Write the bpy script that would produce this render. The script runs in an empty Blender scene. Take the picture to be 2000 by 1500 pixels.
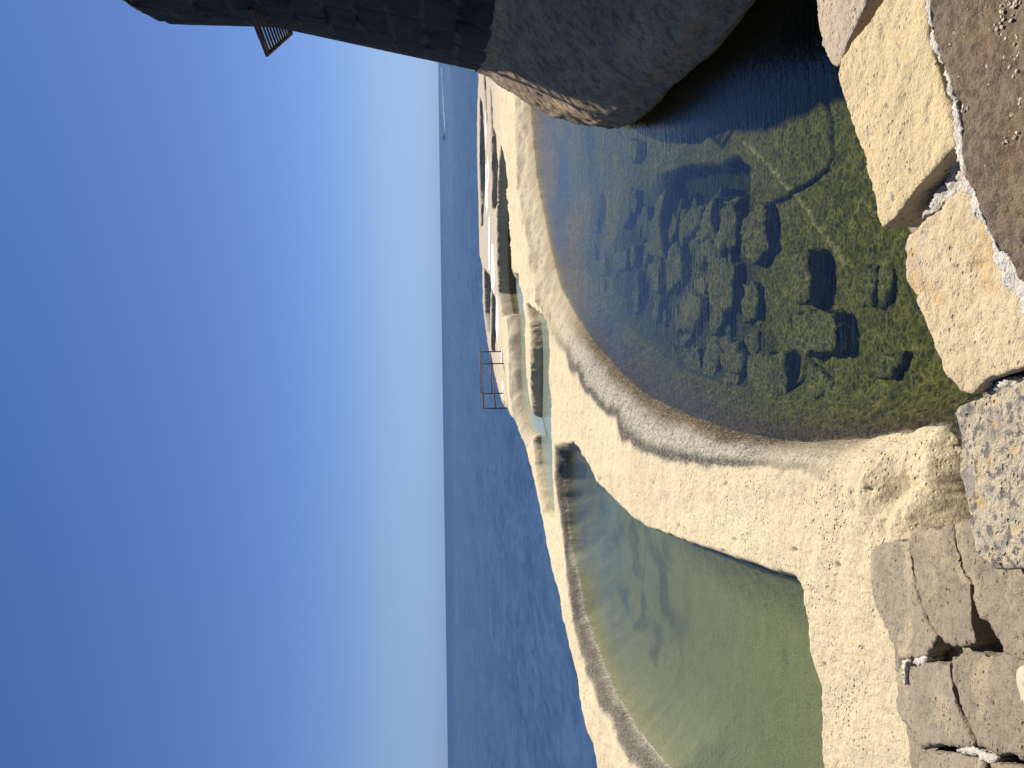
import bpy, bmesh, math, random
import numpy as np
from mathutils import Matrix, Vector
R_ = math.radians
scn = bpy.context.scene
COL = scn.collection
random.seed(5)
rng = np.random.default_rng(7)

# ------------------------------------------------------------------ camera (photo is a portrait shot lying on its side)
F = 1500.0                       # focal length in photo pixels (2000 x 1500)
PITCH = math.atan(0.0905); ROLL = 0.0138; CAM = np.array([0.0, 0.0, 2.8])
_f = np.array([0, math.cos(PITCH), -math.sin(PITCH)])
_r0 = np.array([1.0, 0, 0]); _u0 = np.array([0, math.sin(PITCH), math.cos(PITCH)])
_r = _r0*math.cos(ROLL) - _u0*math.sin(ROLL)
_u = _u0*math.cos(ROLL) + _r0*math.sin(ROLL)
cam = bpy.data.cameras.new('camera'); camo = bpy.data.objects.new('camera', cam); COL.objects.link(camo)
cam.sensor_fit = 'HORIZONTAL'; cam.sensor_width = 36; cam.lens = F/2000*36
cam.clip_start = 0.05; cam.clip_end = 90000
m = Matrix.Identity(4)
for i in range(3):
    m[i][0] = -_u[i]; m[i][1] = _r[i]; m[i][2] = -_f[i]; m[i][3] = CAM[i]
camo.matrix_world = m
scn.camera = camo

def ray(x, y):
    return _f + _r*((750-y)/F) + _u*((1000-x)/F)
def at(x, y, z=0.0):
    d = ray(x, y); t = (z-CAM[2])/d[2]
    return CAM + d*t
SLOPE_K, SLOPE_C = 0.30, 1.61     # sloping revetment plane: z + K*y = C
def at_slope(x, y, lift=0.0):
    d = ray(x, y); t = (SLOPE_C+lift-CAM[2])/(d[2]+SLOPE_K*d[1])
    return CAM + d*t

# ------------------------------------------------------------------ noise (numpy)
_perm = rng.permutation(256); _perm = np.concatenate([_perm, _perm, _perm])
_g = rng.normal(size=(256, 3)); _g /= np.linalg.norm(_g, axis=1)[:, None]
def perlin(p):
    p = np.asarray(p, float); i = np.floor(p).astype(int); f = p-i; i &= 255
    u = f*f*f*(f*(f*6-15)+10)
    out = 0
    for dx in (0, 1):
        wx = u[:, 0] if dx else 1-u[:, 0]
        for dy in (0, 1):
            wy = u[:, 1] if dy else 1-u[:, 1]
            for dz in (0, 1):
                wz = u[:, 2] if dz else 1-u[:, 2]
                h = _perm[_perm[_perm[(i[:, 0]+dx) & 255]+((i[:, 1]+dy) & 255)]+((i[:, 2]+dz) & 255)]
                g = _g[h]
                out = out + wx*wy*wz*(g[:, 0]*(f[:, 0]-dx)+g[:, 1]*(f[:, 1]-dy)+g[:, 2]*(f[:, 2]-dz))
    return out
def fbm(p, octaves=4, lac=2.1, gain=0.5):
    p = np.asarray(p, float); s = 0; a = 1.0; q = p.copy()
    for _ in range(octaves):
        s = s + a*perlin(q); q = q*lac + 17.3; a *= gain
    return s
def sstep(a, b, x):
    t = np.clip((x-a)/(b-a), 0, 1); return t*t*(3-2*t)

# ------------------------------------------------------------------ object helpers
def link(name, me, mats=(), parent=None):
    o = bpy.data.objects.new(name, me); COL.objects.link(o)
    for mt in (mats if isinstance(mats, (list, tuple)) else [mats]): me.materials.append(mt)
    if parent is not None: o.parent = parent
    return o
def tag(o, label=None, cat=None, group=None, kind=None):
    if label: o['label'] = label
    if cat: o['category'] = cat
    if group: o['group'] = group
    if kind: o['kind'] = kind
    return o
def empty(name, loc=(0, 0, 0)):
    o = bpy.data.objects.new(name, None); COL.objects.link(o); o.location = loc; return o
def mesh_np(name, verts, faces, smooth=True):
    me = bpy.data.meshes.new(name)
    verts = np.asarray(verts, np.float32); faces = np.asarray(faces, np.int32)
    k = faces.shape[1]
    me.vertices.add(len(verts)); me.vertices.foreach_set('co', verts.ravel())
    me.loops.add(faces.size); me.loops.foreach_set('vertex_index', faces.ravel())
    me.polygons.add(len(faces)); me.polygons.foreach_set('loop_start', np.arange(0, faces.size, k, dtype=np.int32))
    me.polygons.foreach_set('use_smooth', np.full(len(faces), smooth))
    me.update(calc_edges=True); me.validate()
    return me
def grid_faces(nr, nc):
    a = np.arange(nr*nc).reshape(nr, nc)
    return np.stack([a[:-1, :-1], a[:-1, 1:], a[1:, 1:], a[1:, :-1]], -1).reshape(-1, 4)
def attr(me, name, vals):
    at_ = me.attributes.new(name, 'FLOAT', 'POINT'); at_.data.foreach_set('value', np.asarray(vals, np.float32))
def tube(bm, a, b, r, n=8):
    a = Vector(a); b = Vector(b); d = (b-a); L = d.length; d.normalize()
    q = d.to_track_quat('Z', 'Y').to_matrix().to_4x4()
    mt = Matrix.Translation((a+b)/2) @ q
    bmesh.ops.create_cone(bm, cap_ends=True, segments=n, radius1=r, radius2=r, depth=L, matrix=mt)
def bm_obj(name, bm, mat, parent=None, smooth=False):
    me = bpy.data.meshes.new(name); bm.to_mesh(me); bm.free()
    if smooth: me.polygons.foreach_set('use_smooth', [True]*len(me.polygons))
    return link(name, me, mat, parent)

# ------------------------------------------------------------------ material helpers
class NT:
    def __init__(s, name):
        s.m = bpy.data.materials.new(name); s.m.use_nodes = True
        s.t = s.m.node_tree; s.t.nodes.clear(); s.out = s.t.nodes.new('ShaderNodeOutputMaterial')
    def n(s, ty, **kw):
        nd = s.t.nodes.new('ShaderNode'+ty)
        for k, v in kw.items():
            if k == 'ins':
                for kk, vv in v.items(): s.set(nd.inputs[kk], vv)
            else: setattr(nd, k, v)
        return nd
    def set(s, sock, v):
        if hasattr(v, 'is_output'): s.t.links.new(v, sock)
        else:
            if sock.type == 'RGBA' and len(v) == 3: v = (*v, 1)
            sock.default_value = v
    def pos(s): return s.n('NewGeometry').outputs['Position']
    def obj(s): return s.n('TexCoord').outputs['Object']
    def map(s, v, scale=(1, 1, 1), rot=(0, 0, 0), loc=(0, 0, 0)):
        return s.n('Mapping', ins={'Vector': v, 'Scale': scale, 'Rotation': rot, 'Location': loc}).outputs[0]
    def noise(s, v, scale, detail=4, rough=.55, dist=0, out='Fac'):
        return s.n('TexNoise', ins={'Vector': v, 'Scale': scale, 'Detail': detail, 'Roughness': rough, 'Distortion': dist}).outputs[out]
    def vor(s, v, scale, feature='F1', out='Distance', rnd=1.0):
        nd = s.n('TexVoronoi', feature=feature); s.set(nd.inputs['Vector'], v); s.set(nd.inputs['Scale'], scale); s.set(nd.inputs['Randomness'], rnd)
        return nd.outputs[out]
    def ramp(s, fac, stops):
        nd = s.n('ValToRGB'); s.set(nd.inputs[0], fac); e = nd.color_ramp.elements
        while len(e) < len(stops): e.new(.5)
        for el, (p, c) in zip(e, stops):
            el.position = p; el.color = (*c, 1) if isinstance(c, (tuple, list)) else (c, c, c, 1)
        return nd.outputs[0]
    def rng(s, v, a, b, c=0., d=1.):
        return s.n('MapRange', ins={0: v, 1: a, 2: b, 3: c, 4: d}).outputs[0]
    def math(s, op, a, b=0., c=0.):
        nd = s.n('Math', operation=op); s.set(nd.inputs[0], a); s.set(nd.inputs[1], b); s.set(nd.inputs[2], c); return nd.outputs[0]
    def mix(s, fac, a, b, blend='MIX'):
        nd = s.n('Mix', data_type='RGBA', blend_type=blend)
        s.set(nd.inputs[0], fac); s.set(nd.inputs[6], a); s.set(nd.inputs[7], b); return nd.outputs[2]
    def bump(s, h, strength, dist, normal=None):
        nd = s.n('Bump', ins={'Height': h, 'Strength': strength, 'Distance': dist})
        if normal is not None: s.set(nd.inputs['Normal'], normal)
        return nd.outputs[0]
    def at(s, name): return s.n('Attribute', attribute_name=name).outputs['Fac']
    def pri(s, **k):
        nd = s.n('BsdfPrincipled')
        for kk, v in k.items(): s.set(nd.inputs[kk.replace('_', ' ')], v)
        return nd.outputs[0]
    def done(s, sh): s.t.links.new(sh, s.out.inputs[0]); return s.m

def mat_rock():
    s = NT('shore_limestone'); P = s.pos()
    big = s.noise(P, 0.7, 5); mid = s.noise(P, 5, 5, .6); fine = s.noise(P, 34, 6, .7)
    c = s.mix(s.rng(big, .35, .65), (.635, .525, .335), (.57, .468, .30))
    c = s.mix(s.math('MULTIPLY', s.rng(mid, .52, .72), .5), c, (.46, .385, .265))
    c = s.mix(s.math('MULTIPLY', s.rng(fine, .50, .66), .6), c, (.36, .285, .185))
    c = s.mix(s.math('MULTIPLY', s.rng(fine, .30, .44, 1, 0), .5), c, (.70, .63, .47))
    blotch = s.rng(s.noise(P, 2.3, 5, .65), .60, .70)
    c = s.mix(s.math('MULTIPLY', blotch, .35), c, (.27, .25, .21))
    rust = s.rng(s.noise(s.map(P, loc=(7, 3, 1)), 3.1, 4), .66, .74)
    c = s.mix(s.math('MULTIPLY', rust, .5), c, (.50, .32, .16))
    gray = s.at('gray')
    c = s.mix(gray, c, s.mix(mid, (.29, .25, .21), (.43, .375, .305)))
    # tide-mark growth on the pool rims (t = 0 waterline .. 1 lip)
    t = s.math('ADD', s.math('ADD', s.at('rim'), s.math('MULTIPLY', s.math('SUBTRACT', s.noise(P, 1.1, 1.5, .5), .5), .30)), s.math('MULTIPLY', s.math('SUBTRACT', s.noise(P, 26, 5, .8), .5), .20))
    st = s.at('stain')
    band = s.ramp(t, [(0.0, (.06, .04, .015)), (.13, (.115, .078, .03)), (.22, (.26, .225, .165)), (.32, (.40, .365, .295)), (.52, (.44, .395, .315)), (.62, (.30, .27, .21)), (.70, (.085, .075, .06)), (.80, (.10, .09, .07)), (.90, (.50, .43, .30))])
    sp = s.rng(s.noise(P, 24, 6, .85), .47, .56)
    band = s.mix(s.math('MULTIPLY', s.rng(s.noise(s.map(P, loc=(9, 9, 9)), 30, 5, .85), .50, .60), .5), band, (.58, .53, .44))
    band = s.mix(s.math('MULTIPLY', sp, .72), band, (.07, .062, .048))
    bm_ = s.math('MULTIPLY', st, s.rng(t, .84, .96, 1, 0))
    c = s.mix(bm_, c, band)
    # under water: weed-covered floor
    sep = s.n('SeparateXYZ', ins={0: P}).outputs['Z']
    und = s.rng(sep, -.07, .015, 1, 0)
    w1 = s.noise(P, 3.2, 6, .65); w2 = s.noise(P, 22, 5, .7); w3 = s.vor(P, 9, 'SMOOTH_F1')
    weed = s.mix(s.rng(w1, .35, .66), (.165, .152, .032), (.26, .232, .052))
    weed = s.mix(s.math('MULTIPLY', s.rng(w2, .42, .66), .7), weed, (.07, .085, .028))
    weed = s.mix(s.math('MULTIPLY', s.rng(w3, .35, .62), .35), weed, (.42, .36, .10))
    rimw = s.rng(sep, -.5, -.12)
    weed = s.mix(rimw, weed, s.mix(w2, (.10, .075, .03), (.20, .15, .07)))
    pale = s.at('sand')
    weed = s.mix(pale, weed, s.mix(w1, (.46, .43, .25), (.27, .265, .14)))
    weed = s.mix(s.at('dark'), weed, (.03, .036, .032))  # weed patches, plus painted shade of the hollow and rubble gaps
    weed = s.mix(s.at('seam'), weed, (.55, .48, .22))
    weed = s.mix(s.at('crack'), weed, (.012, .015, .010))
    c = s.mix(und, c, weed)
    h = s.math('ADD', s.math('MULTIPLY', mid, .5), s.math('MULTIPLY', fine, .28))
    pit = s.rng(s.vor(P, 26), .05, .28)
    h = s.math('ADD', h, s.math('MULTIPLY', s.math('MULTIPLY', s.math('SUBTRACT', 1, pit), s.rng(s.noise(P, 3), .42, .6, 0, 1)), -.3))
    nrm = s.bump(h, 1.0, .075)
    return s.done(s.pri(Base_Color=c, Roughness=.92, Normal=nrm, Specular_IOR_Level=.12))

def mat_stone(name, A, B, patch, pthr, speck, sthr, orange=None, othr=.7, scale=1.0, bs=.7, loc=(0, 0, 0), sscale=22, joint=False):
    s = NT(name); P = s.map(s.pos(), loc=loc)
    n1 = s.noise(P, 3*scale, 5, .6); n2 = s.noise(P, 14, 6, .7); n3 = s.noise(P, 60, 5, .7)
    c = s.mix(s.rng(n1, .35, .65), A, B)
    if orange: c = s.mix(s.rng(s.noise(s.map(P, loc=(3, 9, 2)), 5*scale, 5, .65), othr, othr+.09), c, orange)
    c = s.mix(s.rng(s.noise(s.map(P, loc=(5, 1, 8)), 2.6*scale, 6, .62), pthr, pthr+.06), c, patch)
    c = s.mix(s.rng(s.noise(s.map(P, loc=(1, 4, 6)), sscale, 4, .6), sthr, sthr+.05), c, speck)
    c = s.mix(s.math('MULTIPLY', s.rng(n3, .48, .66), .6), c, tuple(x*.55 for x in A))
    c = s.mix(s.math('MULTIPLY', s.rng(n2, .30, .45, 1, 0), .4), c, tuple(min(.85, x*1.3) for x in A))
    if joint:
        c = s.mix(s.math('MULTIPLY', s.at('tone'), .7), s.mix(.5, c, (.02, .02, .024)), s.mix(.5, c, (.07, .065, .056)))
        c = s.mix(s.at('joint'), c, s.mix(s.rng(n1, .42, .52), (.010, .010, .010), (.10, .09, .075)))
    pit = s.math('MULTIPLY', s.rng(s.vor(s.map(P, scale=(1, 1.25, 1)), 30), .10, .24, 1, 0), s.rng(s.noise(s.map(P, loc=(6, 6, 1)), 6, 4, .6), .46, .58))
    c = s.mix(s.math('MULTIPLY', pit, .5), c, tuple(x*.28 for x in B))
    h = s.math('SUBTRACT', s.math('ADD', s.math('MULTIPLY', n2, .6), s.math('MULTIPLY', n3, .3)), s.math('MULTIPLY', pit, .4))
    return s.done(s.pri(Base_Color=c, Roughness=.9, Normal=s.bump(h, bs, .05), Specular_IOR_Level=.15))

MURK = (.115, .145, .08)
def mat_water(name, tint, rip, caust=0.0, vol=None, murk=None, mfac=0.0, stretch=(2.2, 9, 1)):
    s = NT(name); P = s.pos()
    w = s.noise(s.map(P, scale=stretch, rot=(0, 0, .12)), 1.6, 4, .55, .4)
    w2 = s.noise(s.map(P, scale=(stretch[0]*3, stretch[1]*3, 1)), 2.1, 3, .5)
    patch = s.rng(s.noise(P, .35, 3), .38, .62, .35, 1.0)
    h = s.math('MULTIPLY', s.math('ADD', w, s.math('MULTIPLY', w2, .35)), patch)
    nrm = s.bump(h, 1.0, rip)
    fr = s.n('Fresnel', ins={'IOR': 1.333, 'Normal': nrm}).outputs[0]
    gl = s.n('BsdfGlossy', ins={'Color': (.90, .92, .90), 'Roughness': .02, 'Normal': nrm}).outputs[0]
    tc = tint
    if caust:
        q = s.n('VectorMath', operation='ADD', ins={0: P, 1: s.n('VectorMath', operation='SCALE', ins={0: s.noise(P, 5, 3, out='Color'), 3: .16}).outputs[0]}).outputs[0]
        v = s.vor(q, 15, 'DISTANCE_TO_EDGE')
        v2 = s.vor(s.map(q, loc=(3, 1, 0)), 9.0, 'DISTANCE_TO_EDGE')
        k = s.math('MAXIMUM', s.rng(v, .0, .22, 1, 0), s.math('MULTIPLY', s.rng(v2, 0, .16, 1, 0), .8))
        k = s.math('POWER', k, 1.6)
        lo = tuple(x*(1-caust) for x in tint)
        tc = s.mix(k, lo, tuple(min(1, x*1.25) for x in tint))  # caustic light net put into the transmission colour
    tr = s.n('BsdfTransparent', ins={'Color': tc}).outputs[0]
    if murk:
        if murk == MURK:
            wd = s.rng(s.noise(s.map(P, scale=(.5, 1, 1)), .8, 5, .6), .54, .64)
            murk = s.mix(s.math('MULTIPLY', s.math('MULTIPLY', wd, .75), s.rng(s.n('SeparateXYZ', ins={0: P}).outputs['Y'], 8.5, 11.5)), s.mix(s.rng(s.noise(P, 1.5, 4), .35, .65), (.115, .135, .062), (.14, .152, .07)), (.035, .055, .06))
        df = s.n('BsdfDiffuse', ins={'Color': murk}).outputs[0]
        mf = mfac
        tr = s.n('MixShader', ins={0: mf, 1: tr, 2: df}).outputs[0]
    if vol:
        va = s.n('VolumeAbsorption', ins={'Color': vol[0], 'Density': vol[1]}).outputs[0]
        s.t.links.new(va, s.out.inputs['Volume'])
    return s.done(s.n('MixShader', ins={0: fr, 1: tr, 2: gl}).outputs[0])

def mat_sea():
    s = NT('open_sea'); P = s.pos()
    a = s.noise(s.map(P, scale=(2.2, 1.1, 1), rot=(0, 0, .2)), .9, 6, .65, .3)
    b = s.noise(s.map(P, scale=(.22, .13, 1), rot=(0, 0, -.15)), 1.2, 9, .8)
    c = s.noise(s.map(P, scale=(.008, .03, 1), rot=(0, 0, .1)), 1.2, 5, .7)
    h = s.math('ADD', s.math('ADD', a, s.math('MULTIPLY', b, 1.8)), s.math('MULTIPLY', c, 12))
    nrm = s.bump(h, 1.0, .42)
    # slicks: long smooth lanes lying across the view
    sl = s.noise(s.map(P, scale=(.0011, .009, 1), rot=(0, 0, .04)), 1.0, 5, .6, .6)
    slick = s.rng(sl, .55, .64)
    body = s.mix(s.rng(s.math('ADD', s.math('MULTIPLY', a, .5), s.math('MULTIPLY', b, .5)), .42, .58), (.016, .040, .090), (.034, .070, .138))  # lighter and darker wave facets painted into the body colour
    fr = s.n('Fresnel', ins={'IOR': 1.333, 'Normal': nrm}).outputs[0]
    # a wind-ruffled surface seen almost edge-on never turns into a full mirror
    fac = s.math('MINIMUM', s.math('MULTIPLY', fr, .8), s.math('ADD', .18, s.math('MULTIPLY', slick, .11)))
    df = s.n('BsdfDiffuse', ins={'Color': body}).outputs[0]
    gl = s.n('BsdfGlossy', ins={'Color': (.66, .86, 1), 'Roughness': .17, 'Normal': nrm}).outputs[0]
    return s.done(s.n('MixShader', ins={0: fac, 1: df, 2: gl}).outputs[0])

def mat_metal(name, c, rust, rough=.6):
    s = NT(name); P = s.obj()
    n = s.noise(P, 9, 5, .7)
    col = s.mix(s.rng(n, .42, .6), c, rust)
    return s.done(s.pri(Base_Color=col, Roughness=rough, Metallic=.3, Normal=s.bump(n, .3, .003)))

def mat_plain(name, c, rough=.6, c2=None, sc=8):
    s = NT(name)
    n = s.noise(s.obj(), sc, 4)
    return s.done(s.pri(Base_Color=s.mix(n, c, c2 or tuple(x*.8 for x in c)), Roughness=rough))

M_rock = mat_rock()
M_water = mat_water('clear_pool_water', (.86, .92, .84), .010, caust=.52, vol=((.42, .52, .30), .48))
M_murky = mat_water('green_pool_water', (.9, .95, .88), .011, murk=MURK, mfac=.15, vol=((.44, .49, .27), .40))
M_pale = mat_water('pale_pool_water', (.80, .88, .80), .006, murk=(.25, .30, .23), mfac=.82)
M_pan_white = mat_plain('flat_white', (.80, .79, .76), .7, (.62, .61, .58), 3)  # flat white fill for the shallow far pans
M_sea = mat_sea()

# ------------------------------------------------------------------ pools: (x, y, z used to unproject, slope width) in photo pixels, or ('w', X, Y, width) in metres
def poly(pts):
    out = []
    for p in pts:
        if p[0] == 'w': out.append((p[1], p[2], p[3]))
        else:
            q = at(p[0], p[1], p[2]); out.append((q[0], q[1], p[3]))
    return np.array(out)
def lip(pts, z, w): return [(x, y, z, w) for x, y in pts]

A = poly([('w', 12, 23, 1.5), (1037, 185, 0, 1.2), (1040, 240, 0, 1.5), (1044, 290, 0, 1.7), (1050, 345, 0, 1.7), (1056, 378, 0, 1.3), (1068, 440, 0, 1.5), (1085, 520, 0, 1.3), (1098, 565, 0, 1.15),
          (1130, 620, 0, .92), (1165, 670, 0, .84), (1200, 710, 0, .77), (1250, 760, 0, .70), (1300, 790, 0, .62), (1350, 811, 0, .53), (1400, 829, 0, .46), (1450, 844, 0, .41), (1500, 856, 0, .36), (1550, 862, 0, .30),
          (1600, 863, 0, .26), (1650, 860, 0, .26), (1700, 855, 0, .34), (1750, 846, 0, .45), (1800, 838, 0, .55), (1850, 832, 0, .6), (1885, 880, 0, .6), (1900, 960, 0, .5), (1908, 1020, 0, .35),
          ('w', -.75, 3.3, .3), ('w', .6, 2.4, .4), ('w', 5, 1.0, .4), ('w', 12, 1, .5)])
B = poly([(1108, 885, 0, .27), (1108, 930, 0, .27), (1110, 975, 0, .27), (1113, 1020, 0, .28), (1120, 1080, 0, .28), (1132, 1130, 0, .27), (1146, 1200, 0, .27), (1166, 1260, 0, .27), (1186, 1310, 0, .27), (1208, 1360, 0, .27), (1244, 1420, 0, .27),
          (1284, 1470, 0, .28), (1312, 1502, 0, .28), ('w', -5.8, 7.6, .7), ('w', -6.2, 6.2, .6), ('w', -5, 5.0, .4)] +
         lip([(1612, 1560), (1606, 1500), (1597, 1420), (1590, 1335), (1575, 1290), (1566, 1220), (1557, 1165), (1547, 1142), (1500, 1127), (1450, 1111), (1400, 1092), (1330, 1066), (1260, 1040), (1210, 1000), (1170, 955), (1140, 905), (1120, 870)], .31, .10))
C = poly([(1077, 996, 0, .2), (1066, 945, 0, .17), (1060, 908, 0, .15), (1057, 860, 0, .13), (1059, 800, 0, .12), (1060, 740, 0, .12), (1060, 680, 0, .12), (1058, 640, 0, .12), (1052, 600, 0, .15)] +
         lip([(1063, 625), (1070, 660), (1071, 700), (1072, 767), (1075, 790)], .31, .10)+lip([(1077, 847), (1079, 913), (1083, 1010)], .15, .10))
D = poly([(1040, 843, 0, .5), (1034, 832, 0, .6), (1025, 800, 0, .6), (1020, 760, 0, .7), (1019, 700, 0, .8), (1018, 650, 0, .8), (1015, 600, 0, .8), (1010, 560, 0, .7)] +
         lip([(1012, 540), (1020, 575), (1026, 620), (1027, 680), (1027, 740), (1031, 790), (1040, 832), (1046, 850)], .32, .12))
E = poly(lip([(978, 288), (975, 330), (973, 390), (971, 450), (972, 520), (974, 570), (979, 600)], .42, .12) + lip([(981, 612), (996, 610)], .42, .2) +
         lip([(997, 560), (996, 500), (993, 420), (990, 360), (984, 310)], .42, .15))
Fp = poly(lip([(957, 165), (958, 220), (960, 265), (960, 320), (960, 405), (966, 408), (971, 395), (972, 330), (970, 270), (963, 255), (961, 200)], .44, .12))
Fq = poly(lip([(944, 140), (945, 175), (948, 205), (950, 240), (952, 236), (950, 190), (948, 140)], .44, .12))
J = poly(lip([(934.5, 190), (934.5, 250), (934.5, 320), (935.5, 370), (937, 400), (937, 440), (941, 438), (943, 400), (945, 360), (945, 310), (943, 260), (940, 205)], .50, .10))
H1 = poly(lip([(945.5, 527), (945.5, 560), (947, 612), (951, 645), (957, 652), (957, 612), (958.5, 560), (957, 542)], .44, .10))
H2 = poly(lip([(960.5, 568), (960, 600), (959.5, 640), (960, 685), (967, 690), (969.5, 642), (969.5, 600), (967, 584)], .43, .10))
SH = [[(953, 195), (955, 232), (958, 272), (956, 240)], [(948, 205), (948, 260), (950, 300), (951, 255)], [(952, 300), (952, 345), (955, 360), (956, 325)],
      [(949, 318), (949, 390), (951, 420), (953, 400), (953, 330)], [(954.5, 425), (954.5, 526), (957.5, 526), (957.5, 425)], [(961, 478), (961, 560), (966, 575), (967, 520), (964, 480)],
      [(970, 565), (969, 640), (972, 668), (974, 640), (974, 600)], [(979.5, 683), (979.5, 705), (981.5, 705), (981.5, 683)], [(981.5, 745), (982, 778), (984, 770), (983.5, 748)]]
SHP = [poly(lip(p, .40, .12)) for p in SH]
SEA = poly(lip([(936, 60), (936.5, 150), (934, 200), (933.5, 250), (934, 330), (936.5, 400), (937.5, 470), (939, 510), (944, 530), (945, 600), (949, 640), (956, 690), (962, 715), (969, 745), (977, 780), (983, 800), (997, 822), (1006, 842), (1017, 880), (1027, 930), (1037, 980),
                (1049, 1040), (1057, 1090), (1068, 1140), (1083, 1195), (1094, 1250), (1110, 1315), (1119, 1350), (1125, 1410), (1140, 1452), (1150, 1485), (1156, 1510)], .36, .45) +
           [('w', -8.6, 9.5, .6), ('w', -9.5, 6, .6), ('w', -10, 2, .6), ('w', -10, -6, .6), ('w', 40, -6, .6), ('w', 40, 44, .6)])

def sdf(P, px, py):
    """signed distance (negative inside) and interpolated width"""
    n = len(P); best = np.full(px.shape, 1e9); w = np.zeros(px.shape); ins = np.zeros(px.shape, bool)
    for i in range(n):
        a = P[i]; b = P[(i+1) % n]; dx, dy = b[0]-a[0], b[1]-a[1]
        t = np.clip(((px-a[0])*dx+(py-a[1])*dy)/(dx*dx+dy*dy+1e-12), 0, 1)
        d = (px-a[0]-t*dx)**2+(py-a[1]-t*dy)**2
        k = d < best
        best = np.where(k, d, best); w = np.where(k, a[2]+t*(b[2]-a[2]), w)
        c = (a[1] > py) != (b[1] > py)
        with np.errstate(divide='ignore', invalid='ignore'):
            ins ^= c & (px < dx*(py-a[1])/(dy if dy else 1e-12)+a[0])
    d = np.sqrt(best)
    return np.where(ins, -d, d), w
def segdist(pts, px, py):
    best = np.full(px.shape, 1e9)
    for a, b in zip(pts[:-1], pts[1:]):
        dx, dy = b[0]-a[0], b[1]-a[1]
        t = np.clip(((px-a[0])*dx+(py-a[1])*dy)/(dx*dx+dy*dy), 0, 1)
        best = np.minimum(best, (px-a[0]-t*dx)**2+(py-a[1]-t*dy)**2)
    return np.sqrt(best)

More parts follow.
